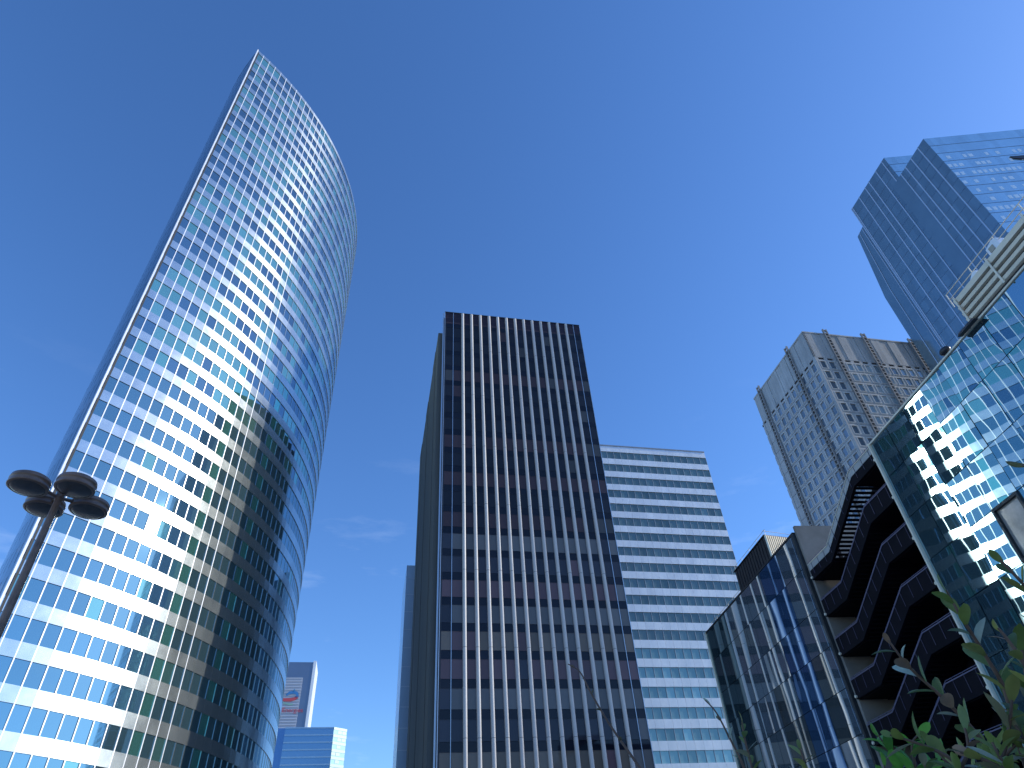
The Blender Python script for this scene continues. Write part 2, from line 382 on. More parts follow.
# ------------------------------------------------------------------ pale concrete tower (right)
def concrete_tower():
    g0 = Vector((92.55, 150.83, 0)); H = 145; WR, WL = 41.5, 33.6
    root = thing('concrete_tower', g0, 'pale grey concrete tower with small square windows behind the glass buildings', 'tower block')
    fr = Fr(g0, GU, -GV); fl = Fr(g0, GV, -GU)
    wall = MB(); q = [g0 + (GU + GV) * .5, g0 + GU * WR + GV * .5, g0 + GU * WR + GV * WL, g0 + GU * .5 + GV * WL]
    poly_prism(wall, [(p.x, p.y) for p in q], 0, H - .6); wall.build('core_wall', M['conc'], root)
    zt = 133.0; fh = 4.1
    facade = MB(); slot = MB(); surround = MB(); items = []; groove = MB(); crown = MB()
    for f_, W_, ribs in ((fr, WR, (8.1, 21.8, 39.1)), (fl, WL, (9.1, 28.9))):
        # crown band: upright panels of alternating depth
        ncr = int(W_ / 1.0)
        for i in range(ncr + 1):
            u0 = i * 1.0; u1 = min(u0 + .97, W_)
            if u1 - u0 < .2: continue
            d = .0 if (i // 3) % 2 == 0 else -.16
            v = rnd.uniform(.88, 1.06)
            f_.box(crown, u0, u1, zt + 1.0, H - .5, -.55, d, (v, v, v))
        f_.box(crown, -.05 if f_ is fr else .0, W_, H - .5, H, -.6, .1)
        nm = int(W_ / 3.05)
        for i in range(nm + 1):
            u0 = .5 + i * 3.05; f_.box(slot, u0 + .7, min(u0 + 2.6, W_), zt + .1, zt + .9, -.45, -.33, (.06, .06, .07)); f_.box(facade, u0 - .4, min(u0 + .7, W_), zt + .1, zt + .9, -.45, -.04)
        f_.box(facade, 0, .5, 0, zt + 1, -.5, .06); f_.box(facade, W_ - .7, W_ + .03, 0, zt + .98, -.5, .13)
        f_.box(facade, .5, W_, zt + .9, zt + 1, -.5, -.02); f_.box(facade, .5, W_, zt, zt + .1, -.5, -.02)
        for k in range(32):
            z1 = zt - k * fh - .0; z0 = z1 - fh
            if z0 < 0: break
            f_.box(facade, .5, W_, z0 + .12, z0 + .6, -.5, -.02); f_.box(facade, .5, W_, z1 - .55, z1, -.5, -.02)
            f_.box(groove, .5, W_, z0, z0 + .12, -.5, -.3, (.25, .25, .26))
            for i in range(nm + 1):
                u0 = .5 + i * 3.05; u1 = min(u0 + 3.05, W_)
                if u1 - u0 < 3: 
                    f_.box(facade, u0, u1, z0 + .6, z1 - .55, -.5, -.02); continue
                f_.box(facade, u0, u0 + .5, z0 + .6, z1 - .55, -.5, -.02); f_.box(facade, u1 - .5, u1, z0 + .6, z1 - .55, -.5, -.02)
                for (a, b, c_, e_) in ((.42, .62, .5, 3.65), (2.43, 2.63, .5, 3.65)):
                    f_.box(surround, u0 + a, u0 + b, z0 + c_, z0 + e_, -.3, .10, (1.35, 1.33, 1.3))
                f_.box(surround, u0 + .62, u0 + 2.43, z0 + .5, z0 + .68, -.3, .10, (1.35, 1.33, 1.3)); f_.box(surround, u0 + .62, u0 + 2.43, z0 + 3.47, z0 + 3.65, -.3, .10, (1.35, 1.33, 1.3))
                r = rnd.random(); t = (1.0, 1.05, 1.1) if (i < 2 and f_ is fr) else (2.7, 2.8, 2.7) if r < .65 else (1.8, 1.9, 1.9)
                if f_ is fl: t = (1.9, 2.0, 2.15) if r < .7 else (1.4, 1.5, 1.6)
                items.append((f_, (u0 + .62, u0 + 2.43, z0 + .68, z0 + 3.47, -.32, -.22), t))
        for rb in ribs:
            mb = MB()
            for dx in (-.75, .45): f_.box(mb, rb + dx, rb + dx + .3, 0, H + 1.5, .02, .6)
            z = 2.
            while z < H + 1.2: f_.box(mb, rb - .45, rb + .45, z, z + .35, .1, .6); z += 1.37
            mb.build('rib', mat('stained_rib_concrete', (.27, .275, .28), .85, noise=.25, nscale=.4) if 'rib' not in M else M['rib'], root)
    crown.build('crown_band', M['conc'], root); slot.build('vent_slot', M['conc'], root); facade.build('wall', M['conc'], root)
    groove.build('floor_joint', M['conc'], root); surround.build('window_surround', M['conc'], root)
    windows(root, items, M['conc_win'], hide=lambda x, y: x > 915 or y > 500)
M['rib'] = mat('stained_rib_concrete', (.27, .275, .28), .85, noise=.25, nscale=.4)
concrete_tower()

# ------------------------------------------------------------------ stepped blue glass skyscraper (top right)
def stepped():
    A = Vector((118.42, 135.24, 0)); B = Vector((122.17, 116.31, 0)); C = Vector((120.92, 114.44, 0)) - Vector((.167, -.986, 0)) * 0; E_ = Vector((122.88, 102.83, 0)); F_ = Vector((171., 101.4, 0))
    root = thing('stepped_skyscraper', B, 'deep blue glass skyscraper with stepped prism tops at the upper right', 'skyscraper')
    H1, H2 = 185, 172.05
    def face(name, P, Q, z0, z1, fins, lit, pitch=4.05, top_plain=6):
        u = (Q - P).normalized(); n = Vector((u.y, -u.x, 0)); n = n if (EYE - P).dot(n) > 0 else -n
        f_ = Fr(P, u, n); Lg = (Q - P).length; g = MB(); ln = MB(); fn = MB(); pn = MB()
        nfl = int((z1 - z0) / pitch)
        nc = max(int(Lg / 1.5), 1)
        for k in range(nfl + 1):
            b = z1 - (k + 1) * pitch; t_ = b + pitch
            if t_ < z0 + .2: break
            b = max(b, z0)
            for i in range(nc):
                v = rnd.uniform(.92, 1.08)
                f_.box(g, i * Lg / nc + .004, (i + 1) * Lg / nc - .004, b, t_, -.2, 0, (v, v, v))
            if lit and t_ < z1 - top_plain:
                for i in range(nc):
                    if rnd.random() < .62: f_.box(pn, i * Lg / nc + .2, i * Lg / nc + 1.0 + rnd.random() * .35, b + 1.1, b + 2.5, .002, .03, (1.1, 1.1, 1.1))
            f_.box(ln, 0, Lg, b - .06, b + .06, -.1, .05)
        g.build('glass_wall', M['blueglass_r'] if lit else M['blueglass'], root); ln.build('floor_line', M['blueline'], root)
        if pn.f: pn.build('blind', M['blind'], root)
        for x in fins:
            mb = MB(); f_.box(mb, x - .16, x + .16, z0, z1, 0, .16); mb.build('fin', M['whitefin'], root)
    M['blueglass_r'] = mat('sun_painted_blue_glass', (.52, .68, .74), .22, .8, noise=.06, nscale=.15)  # lighter copy of the glass: sunlight on right faces put into the colour
    M['blueline'] = mat('dim_blue_line', (.16, .25, .36), .4, .6); M['blind'] = mat('pale_blind', (.62, .72, .80), .5, .3)
    ab = (B - A).normalized(); ce = (E_ - C).normalized()
    G = B + Vector((8.8, -.18, 0))
    right = Vector((math.sin(R(91.4)), math.cos(R(91.4)), 0))
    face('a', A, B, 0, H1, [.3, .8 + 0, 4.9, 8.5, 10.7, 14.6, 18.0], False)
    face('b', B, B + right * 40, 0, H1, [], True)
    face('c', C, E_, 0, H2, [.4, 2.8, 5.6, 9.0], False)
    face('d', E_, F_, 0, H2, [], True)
    sg = MB(); Cb = C - ce * 4; sg.hexa([(C.x, C.y, 0), (C.x + .5, C.y, 0), (Cb.x + .5, Cb.y, 0), (Cb.x, Cb.y, 0), (C.x, C.y, H2), (C.x + .5, C.y, H2), (Cb.x + .5, Cb.y, H2), (Cb.x, Cb.y, H2)]); sg.build('return_wall', M['blueglass'], root)
    core = MB(); poly_prism(core, [(A.x + 1, A.y), (B.x + .6, B.y + .5), (B.x + 40, B.y), (B.x + 38, A.y)], 0, H1 - .3)
    poly_prism(core, [(C.x + .8, C.y), (E_.x + .6, E_.y + .5), (F_.x, F_.y + .5), (F_.x - 2, C.y + 1)], 0, H2 - .3)
    core.build('core_wall', M['core'], root)
    # wing with slanted outline, in the plane of the first face
    g = MB(); W1 = A - ab * 3.6; W2 = A - ab * 7.1; n = Vector((-.98, -.19, 0))
    def at(P, z, d=0): return (P.x + n.x * d, P.y + n.y * d, z)
    lev = [0, 148.6, 174.8]; Pl = [W2, W2, W1]
    back = Vector((10, 2, 0))
    for i in range(2):
        g.face([at(A, lev[i]), at(Pl[i], lev[i]), at(Pl[i + 1], lev[i + 1]), at(A, lev[i + 1] + (.7 if i else 0))])
        g.face([at(Pl[i], lev[i]), at(Pl[i] + back, lev[i]), at(Pl[i + 1] + back, lev[i + 1]), at(Pl[i + 1], lev[i + 1])])
    g.face([at(W1, 174.8), at(W1 + back, 174.8), at(A + back, 175.5), at(A, 175.5)])
    g.build('wing', M['blueglass'], root)
    mb = MB()
    for s0, s1 in ((.6, .6), (2.2, 4.0)):
        a0, a1 = A - ab * s1, A - ab * s0
        mb.tube([at(a0, 0, .1), at(a0, 148.6, .1), at(a1, 174.9, .1)], .16, 4)
    mb.build('wing_fin', M['whitefin'], root)
    # dark wedge set on the right face, its colour standing for a shaded recess
    u = (F_ - E_).normalized(); f_ = Fr(E_, u, Vector((-.03, -1, 0))); mb = MB()
    a = 17.4
    mb.hexa([f_.p(a + .4, 158.0, .3), f_.p(a + 22, 150.0, .3), f_.p(a + 22, 150.0, .02), f_.p(a + .4, 158.0, .02), f_.p(a, 158.9, .3), f_.p(a + 22, 158.2, .3), f_.p(a + 22, 158.2, .02), f_.p(a, 158.9, .02)])
    mb.build('slot', M['darkmetal'], root)
stepped()

# ------------------------------------------------------------------ two far towers (lower left)
def far_towers():
    T = Vector((-175.3, 540.5, 0)); root = thing('sign_tower', T, 'distant blue tower with a lit white edge and a company sign on its top', 'tower')
    fr = Fr(T, GU, -GV); g = MB(); fr.box(g, -52, 0, 0, 187, -30, 0); g.build('wall', mat('far_blue_wall', (.15, .21, .31), .3, .5, noise=.08, nscale=.05), root)
    mb = MB(); fr.box(mb, .01, 2.2, 0, 188.0, -30, .3); mb.build('white_edge', mat('white_edge_cladding', (.8, .82, .85), .4, .2), root)
    gl = MB(); fr.box(gl, -40, -6.5, 0, 175, .02, .5, (.62, .66, .74))
    for k in range(46): fr.box(gl, -40, -6.5, 175 - 2.1 * k - .9, 175 - 2.1 * k - .25, .51, .8, (.80, .84, .9))
    gl.build('louvred_panel', M['signpanel'], root)
    # emblem: red and blue curved strokes with a green one below, red lettering underneath
    s = MB()
    def stroke(pts, wd, col):
        f0 = []
        for i, (x, z) in enumerate(pts):
            a_, b_ = pts[max(i - 1, 0)], pts[min(i + 1, len(pts) - 1)]
            dx, dz = b_[0] - a_[0], b_[1] - a_[1]; l_ = math.hypot(dx, dz); nx, nz = -dz / l_, dx / l_
            w_ = wd * (.5 + .5 * math.sin(math.pi * (i + .6) / (len(pts) + .2)))
            f0.append((x + nx * w_, z + nz * w_, x - nx * w_, z - nz * w_))
        for a_, b_ in zip(f0[:-1], f0[1:]):
            s.face([fr.p(a_[2], a_[3], 1.0), fr.p(b_[2], b_[3], 1.0), fr.p(b_[0], b_[1], 1.0), fr.p(a_[0], a_[1], 1.0)], col)
    cx, cz = -13.5, 161.5
    stroke([(cx - 8, cz - 2.6), (cx - 4, cz - 3.0), (cx, cz - 3.0), (cx + 3, cz - 2.4), (cx + 5.2, cz - 1.0)], 1.3, (.55, .08, .10))
    stroke([(cx - 3.5, cz + .2), (cx - 1.5, cz + 1.9), (cx + 1.5, cz + 2.6), (cx + 4.2, cz + 1.6), (cx + 5.0, cz - .3), (cx + 3.6, cz - 1.4)], 1.2, (.05, .22, .5))
    stroke([(cx + 1.2, cz + 2.6), (cx + 1.8, cz + 4.0), (cx + 1.9, cz + 4.8)], .5, (.05, .3, .5))
    stroke([(cx - 5, cz - 5.2), (cx, cz - 6.4), (cx + 2.5, cz - 6.3)], .7, (.25, .45, .4))
    s.build('emblem', M['sign'], root)
    cu = bpy.data.curves.new('sign_lettering', 'FONT'); cu.body = 'TotalEnergies'; cu.size = 4.6; cu.extrude = .05; cu.align_x = 'CENTER'
    to = bpy.data.objects.new('tmp', cu); scene.collection.objects.link(to); bpy.context.view_layer.update()
    me = bpy.data.meshes.new_from_object(to.evaluated_get(bpy.context.evaluated_depsgraph_get())); bpy.data.objects.remove(to)
    o = new_obj('sign_lettering', me, root); me.materials.clear(); me.materials.append(mat('red_letter_paint', (.55, .08, .12), .5, tint=False))
    wld = Matrix((GU, Vector((0, 0, 1)), -GV)).transposed().to_4x4(); wld.translation = fr.p(-15.5, 149.6, 1.0) - T
    o.matrix_local = wld
    # blue block in front
    P = Vector((-121.5, 429.8, 0)); r2 = thing('low_blue_block', P, 'low blue glass block with a pale bright end in front of the sign tower', 'office block')
    f2 = Fr(P, GU, -GV); g = MB(); ln = MB(); li = MB()
    f2.box(g, -28, 0, 0, 110, -20, 0); f2.box(g, -46, -28.01, 0, 110, -20, -1.5, (.7, .75, .9))
    g.build('wall', mat('far_block_glass', (.16, .30, .46), .15, .7), r2)
    for k in range(28):
        f2.box(ln, -28, 0, 110 - 3.9 * k - .7, 110 - 3.9 * k, .02, .2)
    ln.build('floor_line', mat('far_floor_line', (.26, .42, .58), .4, .5), r2)
    e = Fr(P, (GU * .35 + GV * .94), (GU * .94 - GV * .35)); g = MB(); lb = MB()
    P2 = P + Vector((.1, 0, 0)); 
    fe = Fr(P2, (GU * .8 + GV * .6).normalized(), (GU * .6 - GV * .8).normalized()); Lg = 9.5
    fe.box(g, 0, Lg, 0, 110, -3, 0); g.build('end_wall', mat('pale_end_glass', (.25, .42, .46), .3, .5), r2)
    for k in range(28):
        z = 110 - 3.9 * k; fe.box(lb, 0, Lg, z - 1.5, z, .02, .15)
        for i in range(3):
            if rnd.random() < .4: fe.box(lb, i * 3.1, i * 3.1 + 2.8, z - 3.4, z - 1.7, .02, .1)
    lb.build('end_band', mat('pale_end_band', (.36, .46, .42), .4, .3), r2)
M['signpanel'] = mat('sign_louvre_paint', (.62, .64, .68), .5, .1)
far_towers()

# ------------------------------------------------------------------ near glass building, stair and mirror wing (right)
PD = 27.0; AZ = R(171.5)
DD = Vector((math.sin(AZ), math.cos(AZ), 0)); NN = Vector((math.sin(AZ - math.pi / 2), math.cos(AZ - math.pi / 2), 0))
FP = Fr(NN * PD, DD, -NN)         # u grows towards the viewer, outward faces the camera side
ROOF = 24.4
def warped_panel(fr, u0, u1, z0, z1, tu, tz, bow, tint, n=5):
    """A glass sheet: tilted by (tu,tz) and slightly pillowed, with a thin edge."""
    mb = MB(); rows = []
    for j in range(n):
        r_ = []
        for i in range(n):
            a, b = i / (n - 1), j / (n - 1)
            d = (a - .5) * tu + (b - .5) * tz + bow * (a - a * a) * (b - b * b) * 16 * .25
            r_.append(fr.p(u0 + (u1 - u0) * a, z0 + (z1 - z0) * b, d))
        rows.append(r_)
    mb.grid(rows, tint)
    back = [[p - fr.n * .05 for p in r_] for r_ in rows]
    ring = rows[0] + [r_[-1] for r_ in rows[1:]] + rows[-1][::-1][1:] + [r_[0] for r_ in rows[::-1]][1:-1]
    rb = [p - fr.n * .05 for p in ring]
    mb.grid([ring, rb], tint, True, False)
    return mb
def glass_side(root, ua, ub, mname, pitch_u, zs, tilt, bow, body_depth, skip=None, tintf=None):
    jo = MB(); FP.box(jo, ua, ub, 0, ROOF - .15, -.35, -.13); jo.build('joint_backing', M['joint'], root)
    n = int(round((ub - ua) / pitch_u)); P = (ub - ua) / n; cand = []
    for k in range(len(zs) - 1):
        for i in range(n):
            u0, u1 = ua + i * P + .02, ua + (i + 1) * P - .02; z1, z0 = zs[k] - .02, zs[k + 1] + .02
            if skip and skip(i, k): continue
            a = proj_area(FP, (u0, u1, z0, z1, 0, 0)); cand.append((a, u0, u1, z0, z1, i, k))
    cand.sort(key=lambda c: -c[0]); rest = MB()
    for q, (a, u0, u1, z0, z1, i, k) in enumerate(cand):
        t = tintf(i, k) if tintf else W3
        mb = warped_panel(FP, u0, u1, z0, z1, rnd.gauss(0, tilt), rnd.gauss(0, tilt * .6), rnd.gauss(0, bow), t)
        if q < 100 and a > 0: mb.build('glass_panel', M[mname], root)
        else:
            off = len(rest.v); rest.v += mb.v; rest.f += [tuple(x + off for x in f) for f in mb.f]; rest.t += mb.t; rest.sm += mb.sm
    if rest.f:
        o = rest.build('glass_panel', M[mname], root)
        if len(cand) > 100: o['kind'] = 'stuff'
def near_complex():
    zs = [24.4, 21.93, 19.2, 16.63, 13.9, 11.2, 8.5, 5.8, 3.1, .2]
    # mirror wing
    ua, ub = -31.05, 12.0
    root = thing('mirror_glass_building', FP.p(ua, 0), 'mirror glass building at the right edge reflecting the curved tower', 'office building')
    op = (3, 3)
    glass_side(root, ua, ub, 'mirror', 1.795, zs, .018, .010, 18, skip=lambda i, k: (i, k) == op, tintf=lambda i, k: (1, 1, 1) if rnd.random() > .2 else (.85, .9, .95))
    body = MB(); FP.box(body, ua + .1, ub, 0, ROOF - .25, -18, -.36); body.build('body_wall', M['darkmetal'], root)
    e = MB(); FP.box(e, ua - .12, ua - .01, 0, ROOF + .1, -.5, .14); e.build('edge_trim', M['louvre'], root)
    e = MB(); FP.box(e, ua, ub, ROOF, ROOF + .10, -.5, .08); e.build('roof_edge', M['louvre'], root)
    # open window: deep dark frame, pale room beyond
    u0 = ua + op[0] * 1.795; z1, z0 = zs[op[1]], zs[op[1] + 1]
    fm = MB(); t_ = .14
    FP.box(fm, u0, u0 + t_, z0, z1, -.3, .1); FP.box(fm, u0 + 1.795 - t_, u0 + 1.795, z0, z1, -.3, .1)
    FP.box(fm, u0 + t_, u0 + 1.795 - t_, z1 - t_, z1, -.3, .1); FP.box(fm, u0 + t_, u0 + 1.795 - t_, z0, z0 + t_, -.3, .1)
    win = fm.build('open_window', M['joint'], root)
    pn = MB(); FP.box(pn, u0 + t_, u0 + 1.795 - t_, z0 + t_, z1 - t_, -.128, -.06)
    pn.build('pane', mat('clear_pane_over_blind', (.30, .29, .27), .12, .1, noise=.35, nscale=1.2), win)
    # rooftop plant screen: four long blades on posts
    scr = thing('rooftop_louvre_screen', FP.p(-21.2, ROOF + .1), 'weathered metal louvre screen along the roof edge at the right', 'roof screen')
    for i in range(4):
        mb = MB(); z = 24.62 + i * .42; h = .25 if i < 3 else .36
        prof = [(.02, z), (.20, z + .03), (.26, z + h - .06), (.06, z + h - .10)]
        a_ = [FP.p(-20.7, zz, d) for d, zz in prof]; b_ = [FP.p(4, zz, d) for d, zz in prof]
        mb.grid([a_, b_], W3, True, False); mb.face(a_[::-1]); mb.face(b_); mb.build('louvre_blade', M['louvre'], scr)
    for i in range(9):
        mb = MB(); FP.box(mb, -20.6 + i * 2.6, -20.5 + i * 2.6, 24.5, 26.3, .27, .31); mb.build('post', M['louvre'], scr)
    mb = MB(); FP.box(mb, -20.65, 4, 24.5, 26.2, -.6, .04); mb.build('backing', M['darkmetal'], scr)
    # things on the roof
    v = thing('roof_hatch_unit', FP.p(-16.6, 26.2, -.3), 'small white metal unit standing on top of the louvre screen', 'roof unit')
    mb = MB(); a_ = [(-17.75, 26.15), (-17.0, 26.15), (-17.0, 26.75), (-17.25, 26.85), (-17.75, 26.7)]
    f0 = [FP.p(u, z, .15) for u, z in a_]; f1 = [FP.p(u, z, -.7) for u, z in a_]; mb.grid([f0, f1], W3, True, False); mb.face(f0[::-1]); mb.face(f1); mb.build('casing', M['whitepanel'], v)
    mb = MB(); FP.box(mb, -17.6, -17.3, 26.3, 26.6, .152, .19, (.5, .5, .5)); mb.build('grille', M['louvre'], v)
    v = thing('slanted_roof_light', FP.p(-19.0, 26.2, -.2), 'white slanted roof light beside the railing on the louvre screen', 'roof light')
    mb = MB(); a_ = [(-19.5, 26.15), (-18.8, 26.15), (-18.8, 26.45), (-19.0, 26.5)]
    f0 = [FP.p(u, z, .15) for u, z in a_]; f1 = [FP.p(u, z, -.7) for u, z in a_]; mb.grid([f0, f1], W3, True, False); mb.face(f0[::-1]); mb.face(f1); mb.build('casing', M['whitepanel'], v)
    rl = thing('roof_railing', FP.p(-21, 26.1, -.2), 'thin metal railing along the top of the louvre screen', 'railing')
    mb = MB()
    for z in (26.65, 27.05): mb.tube([FP.p(-21, z, 0), FP.p(4, z, 0)], .025, 5)
    mb.build('rail', M['louvre'], rl); mb = MB()
    for i in range(14): mb.tube([FP.p(-21 + 1.9 * i, 26.1, 0), FP.p(-21 + 1.9 * i, 27.05, 0)], .03, 5)
    mb.build('baluster', M['louvre'], rl)
    fx = thing('roof_floodlight', FP.p(-20.9, 24.5, .3), 'dark slim floodlight under the lower end of the louvre screen', 'floodlight')
    mb = MB(); mb.tube([FP.p(-20.9, 24.42, .08), FP.p(-20.9, 24.46, .3)], .03, 5); mb.build('bracket', M['darkmetal'], fx)
    mb = MB(); mb.hexa([FP.p(-21.5, 24.36, .42), FP.p(-20.2, 24.36, .42), FP.p(-20.2, 24.4, .14), FP.p(-21.5, 24.4, .14), FP.p(-21.4, 24.5, .4), FP.p(-20.3, 24.5, .4), FP.p(-20.3, 24.54, .16), FP.p(-21.4, 24.54, .16)]); mb.build('head', M['darkmetal'], fx)
    cm = thing('dome_camera', FP.p(-22.9, 24.6, .1), 'small dark dome camera on the roof edge of the mirror glass building', 'camera')
    mb = MB(); rows = []
    for i in range(7):
        t = math.pi * i / 6; rows.append([FP.p(-22.9 + .34 * math.sin(t) * math.cos(2 * math.pi * j / 12), 24.72 + .22 * math.cos(t), .05 + .25 * math.sin(t) * math.sin(2 * math.pi * j / 12)) for j in range(12)])
    mb.grid(rows, W3, True); mb.build('dome', M['darkmetal'], cm)

    # left wing with wavy dark glass
    ua, ub = -62.9, -42.55
    root = thing('wavy_glass_building', FP.p(ua, 0), 'low dark glass building whose wavy panels reflect pale vertical streaks', 'office building')
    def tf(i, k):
        if 8 <= i <= 9: return (.45, .8, 1.35)  # blue tint paints in a reflection of the sky
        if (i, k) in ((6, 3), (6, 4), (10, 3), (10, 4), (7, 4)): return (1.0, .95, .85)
        return (1.4, 1.42, 1.42) if i > 2 else (.35, .52, .52)  # raised tint brightens the reflected streaks; left columns are darker
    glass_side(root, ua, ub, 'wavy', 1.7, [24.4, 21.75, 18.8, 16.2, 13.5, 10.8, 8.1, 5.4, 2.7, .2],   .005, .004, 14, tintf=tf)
    body = MB(); FP.box(body, ua + .1, ub - .3, 0, ROOF - .25, -14, -.36); body.build('body_wall', M['darkmetal'], root)
    e = MB(); FP.box(e, ua - .14, ua - .01, 0, ROOF + .1, -.5, .12); e.build('edge_trim', M['louvre'], root)
    e = MB(); FP.box(e, ua, ub, ROOF, ROOF + .12, -.5, .06); e.build('roof_edge', M['darkmetal'], root)
    e = MB(); FP.box(e, ub - .22, ub + .0, 0, ROOF + .1, -.4, .10); e.build('dark_edge_trim', M['joint'], root)
    e = MB(); FP.box(e, ub + .01, ub + .25, 0, 24.95, -9, -.15)
    o = e.build('end_wall', M['beige'], root); o['label'] = 'stained beige concrete end wall beside the stair'
    r1 = thing('rooftop_railing', FP.p(ua, ROOF + .1, -.5), 'thin railing along the roof of the wavy glass building', 'railing'); mb = MB()
    for z in (ROOF + .5, ROOF + .95): mb.tube([FP.p(ua + .2, z, -.7), FP.p(-46, z, -.7)], .02, 5)
    mb.build('rail', M['louvre'], r1); mb = MB()
    for i in range(11): mb.tube([FP.p(ua + .2 + i * 1.6, ROOF + .1, -.7), FP.p(ua + .2 + i * 1.6, ROOF + .95, -.7)], .025, 5)
    mb.build('baluster', M['louvre'], r1)
    # penthouse
    o_ = Vector((20.21, 51.22, 0)); ph = thing('rooftop_plant_room', Vector((o_.x, o_.y, ROOF)), 'rooftop plant room with a dark side and a tan corrugated front', 'plant room')
    lf = Fr(o_, -DD, -NN); mb = MB(); lf.box(mb, .06, 7.0, ROOF - .2, 27.0, -.5, -.12)
    for i in range(14): lf.box(mb, .05 + i * .5, .4 + i * .5, ROOF - .2, 26.95, -.12, -.06)
    mb.build('side_wall', M['darkmetal'], ph)
    ff = Fr(o_, Vector((math.sin(R(68)), math.cos(R(68)), 0)), Vector((math.cos(R(68)), -math.sin(R(68)), 0))); mb = MB(); n = 26; w_ = 5.4 / n; rows = [[], []]
    for i in range(n + 1):
        for dd_, uu in ((.02, 0), (.16, .3), (.16, .6), (.02, .9)):
            rows[0].append(ff.p(.02 + (i + uu) * w_, ROOF - .2, dd_)); rows[1].append(ff.p(.02 + (i + uu) * w_, 26.98, dd_))
    mb.grid(rows, smooth=False); mb.build('corrugated_wall', M['tan'], ph)
    mb = MB(); cs = [lf.p(-.05, 0, .02), ff.p(5.5, 0, .2), ff.p(5.5, 0, .2) - DD * 7, lf.p(7.1, 0, .02)]
    mb.hexa([(c_.x, c_.y, 27.0) for c_ in cs] + [(c_.x, c_.y, 27.06) for c_ in cs]); mb.build('roof_sheet', M['darkmetal'], ph)
    mb = MB()
    for z in (27.5,): mb.tube([lf.p(-.1, z, -.2), lf.p(7, z, -.2)], .02, 5); mb.tube([ff.p(.1, z, -.1), ff.p(5.3, z, -.1)], .02, 5)
    for i in range(5): mb.tube([lf.p(i * 1.75, 27, -.2), lf.p(i * 1.75, 27.5, -.2)], .02, 5)
    mb.build('rail', M['louvre'], ph)

    # outdoor stair between the wings
    st = thing('escape_stair', FP.p(-36.5, 0, -2), 'dark zigzag outdoor stair climbing between the two glass buildings', 'staircase')
    US = [-42.25, -39.3, -34.05, -31.2]
    def band(mb, du, z, h0, h1, d0, d1):
        zz = [z, z, z + 2.68, z + 2.68]
        for i in range(3):
            a, b = US[i], US[i + 1]
            mb.hexa([FP.p(a, zz[i] + h0, d1), FP.p(b, zz[i + 1] + h0, d1), FP.p(b, zz[i + 1] + h0, d0), FP.p(a, zz[i] + h0, d0),
                     FP.p(a, zz[i] + h1, d1), FP.p(b, zz[i + 1] + h1, d1), FP.p(b, zz[i + 1] + h1, d0), FP.p(a, zz[i] + h1, d0)])
    for lv in range(8):
        z = 21.7 - 2.66 * lv           # top of parapet at the low landing
        if z < 1: break
        top = lv == 0
        mb = MB(); band(mb, 0, z, -.86 if not top else -.42, 0, -.16, -.06)
        band_o = mb.build('parapet', M['stairwhite'] if top else M['stair'], st)
        if top:
            band_o['label'] = 'pale topmost parapet'; mb = MB(); band(mb, 0, z, -.86, -.425, -.16, -.07); mb.build('lower_parapet', M['stair'], st)
        mb = MB(); band(mb, 0, z, .0, .05, -.20, -.02); mb.build('handrail', M['louvre'] if top else M['rail'], st)
        mb = MB(); band(mb, 0, z, -1.12, -.86, -.20, 0.0); mb.build('stringer', M['stair'], st)
        mb = MB(); band(mb, 0, z, -.95, -.05, -2.15, -2.08); band(mb, 0, z, -1.12, -.95, -2.2, -2.02); mb.build('inner_stringer', M['stair'], st)
        def zat(u):
            return z + 2.68 * min(max((u - US[1]) / (US[2] - US[1]), 0), 1)
        mb = MB()
        mb.tube([FP.p(a, zz + .16, -.11) for a, zz in zip(US, (z, z, z + 2.68, z + 2.68))], .022, 6)
        mb.build('rail', M['rail'], st)
        u_ = US[0] + .5
        while u_ < US[3]:
            mb = MB(); FP.box(mb, u_, u_ + .026, zat(u_) - .84, zat(u_) + .16, -.058, -.035, (.45, .45, .5)); u_ += .92
            mb.build('baluster', M['rail'], st)
        tr = MB(); nt_ = 17; fz = z - 1.0
        for i in range(nt_):
            a = US[1] + (US[2] - US[1]) * i / nt_; zz = fz + 2.68 * i / nt_
            FP.box(tr, a, a + .23, zz - .02, zz + .05, -2.05, -.2)
        FP.box(tr, US[0], US[1], fz - .15, fz, -2.05, -.2) ; FP.box(tr, US[2], US[3], fz + 2.53, fz + 2.68, -2.05, -.2)
        tr.build('tread', M['stair'], st)
        if lv >= 1:  # solid slabs added to stop light showing between the lower treads
            so_ = MB(); so_.hexa([FP.p(US[1], fz - .02, -.2), FP.p(US[2], fz + 2.6, -.2), FP.p(US[2], fz + 2.6, -2.05), FP.p(US[1], fz - .02, -2.05),
                                  FP.p(US[1], fz + .03, -.2), FP.p(US[2], fz + 2.66, -.2), FP.p(US[2], fz + 2.66, -2.05), FP.p(US[1], fz + .03, -2.05)])
            so_.build('light_stop_soffit', M['stair'], st)
        # inner flight, set half a storey lower and running the other way
        fl = MB(); 
        for i in range(12):
            a = US[2] - 5.2 * (i + 1) / 12; zz = fz + .1 + 2.5 * i / 12 - 1.3
            FP.box(fl, a, a + .26, zz - .03, zz + .05, -4.2, -2.5)
        FP.box(fl, US[2], US[3], fz - .2, fz - .05, -6.5, -2.1); FP.box(fl, US[0], US[1], fz - .2, fz - .05, -6.5, -2.1)
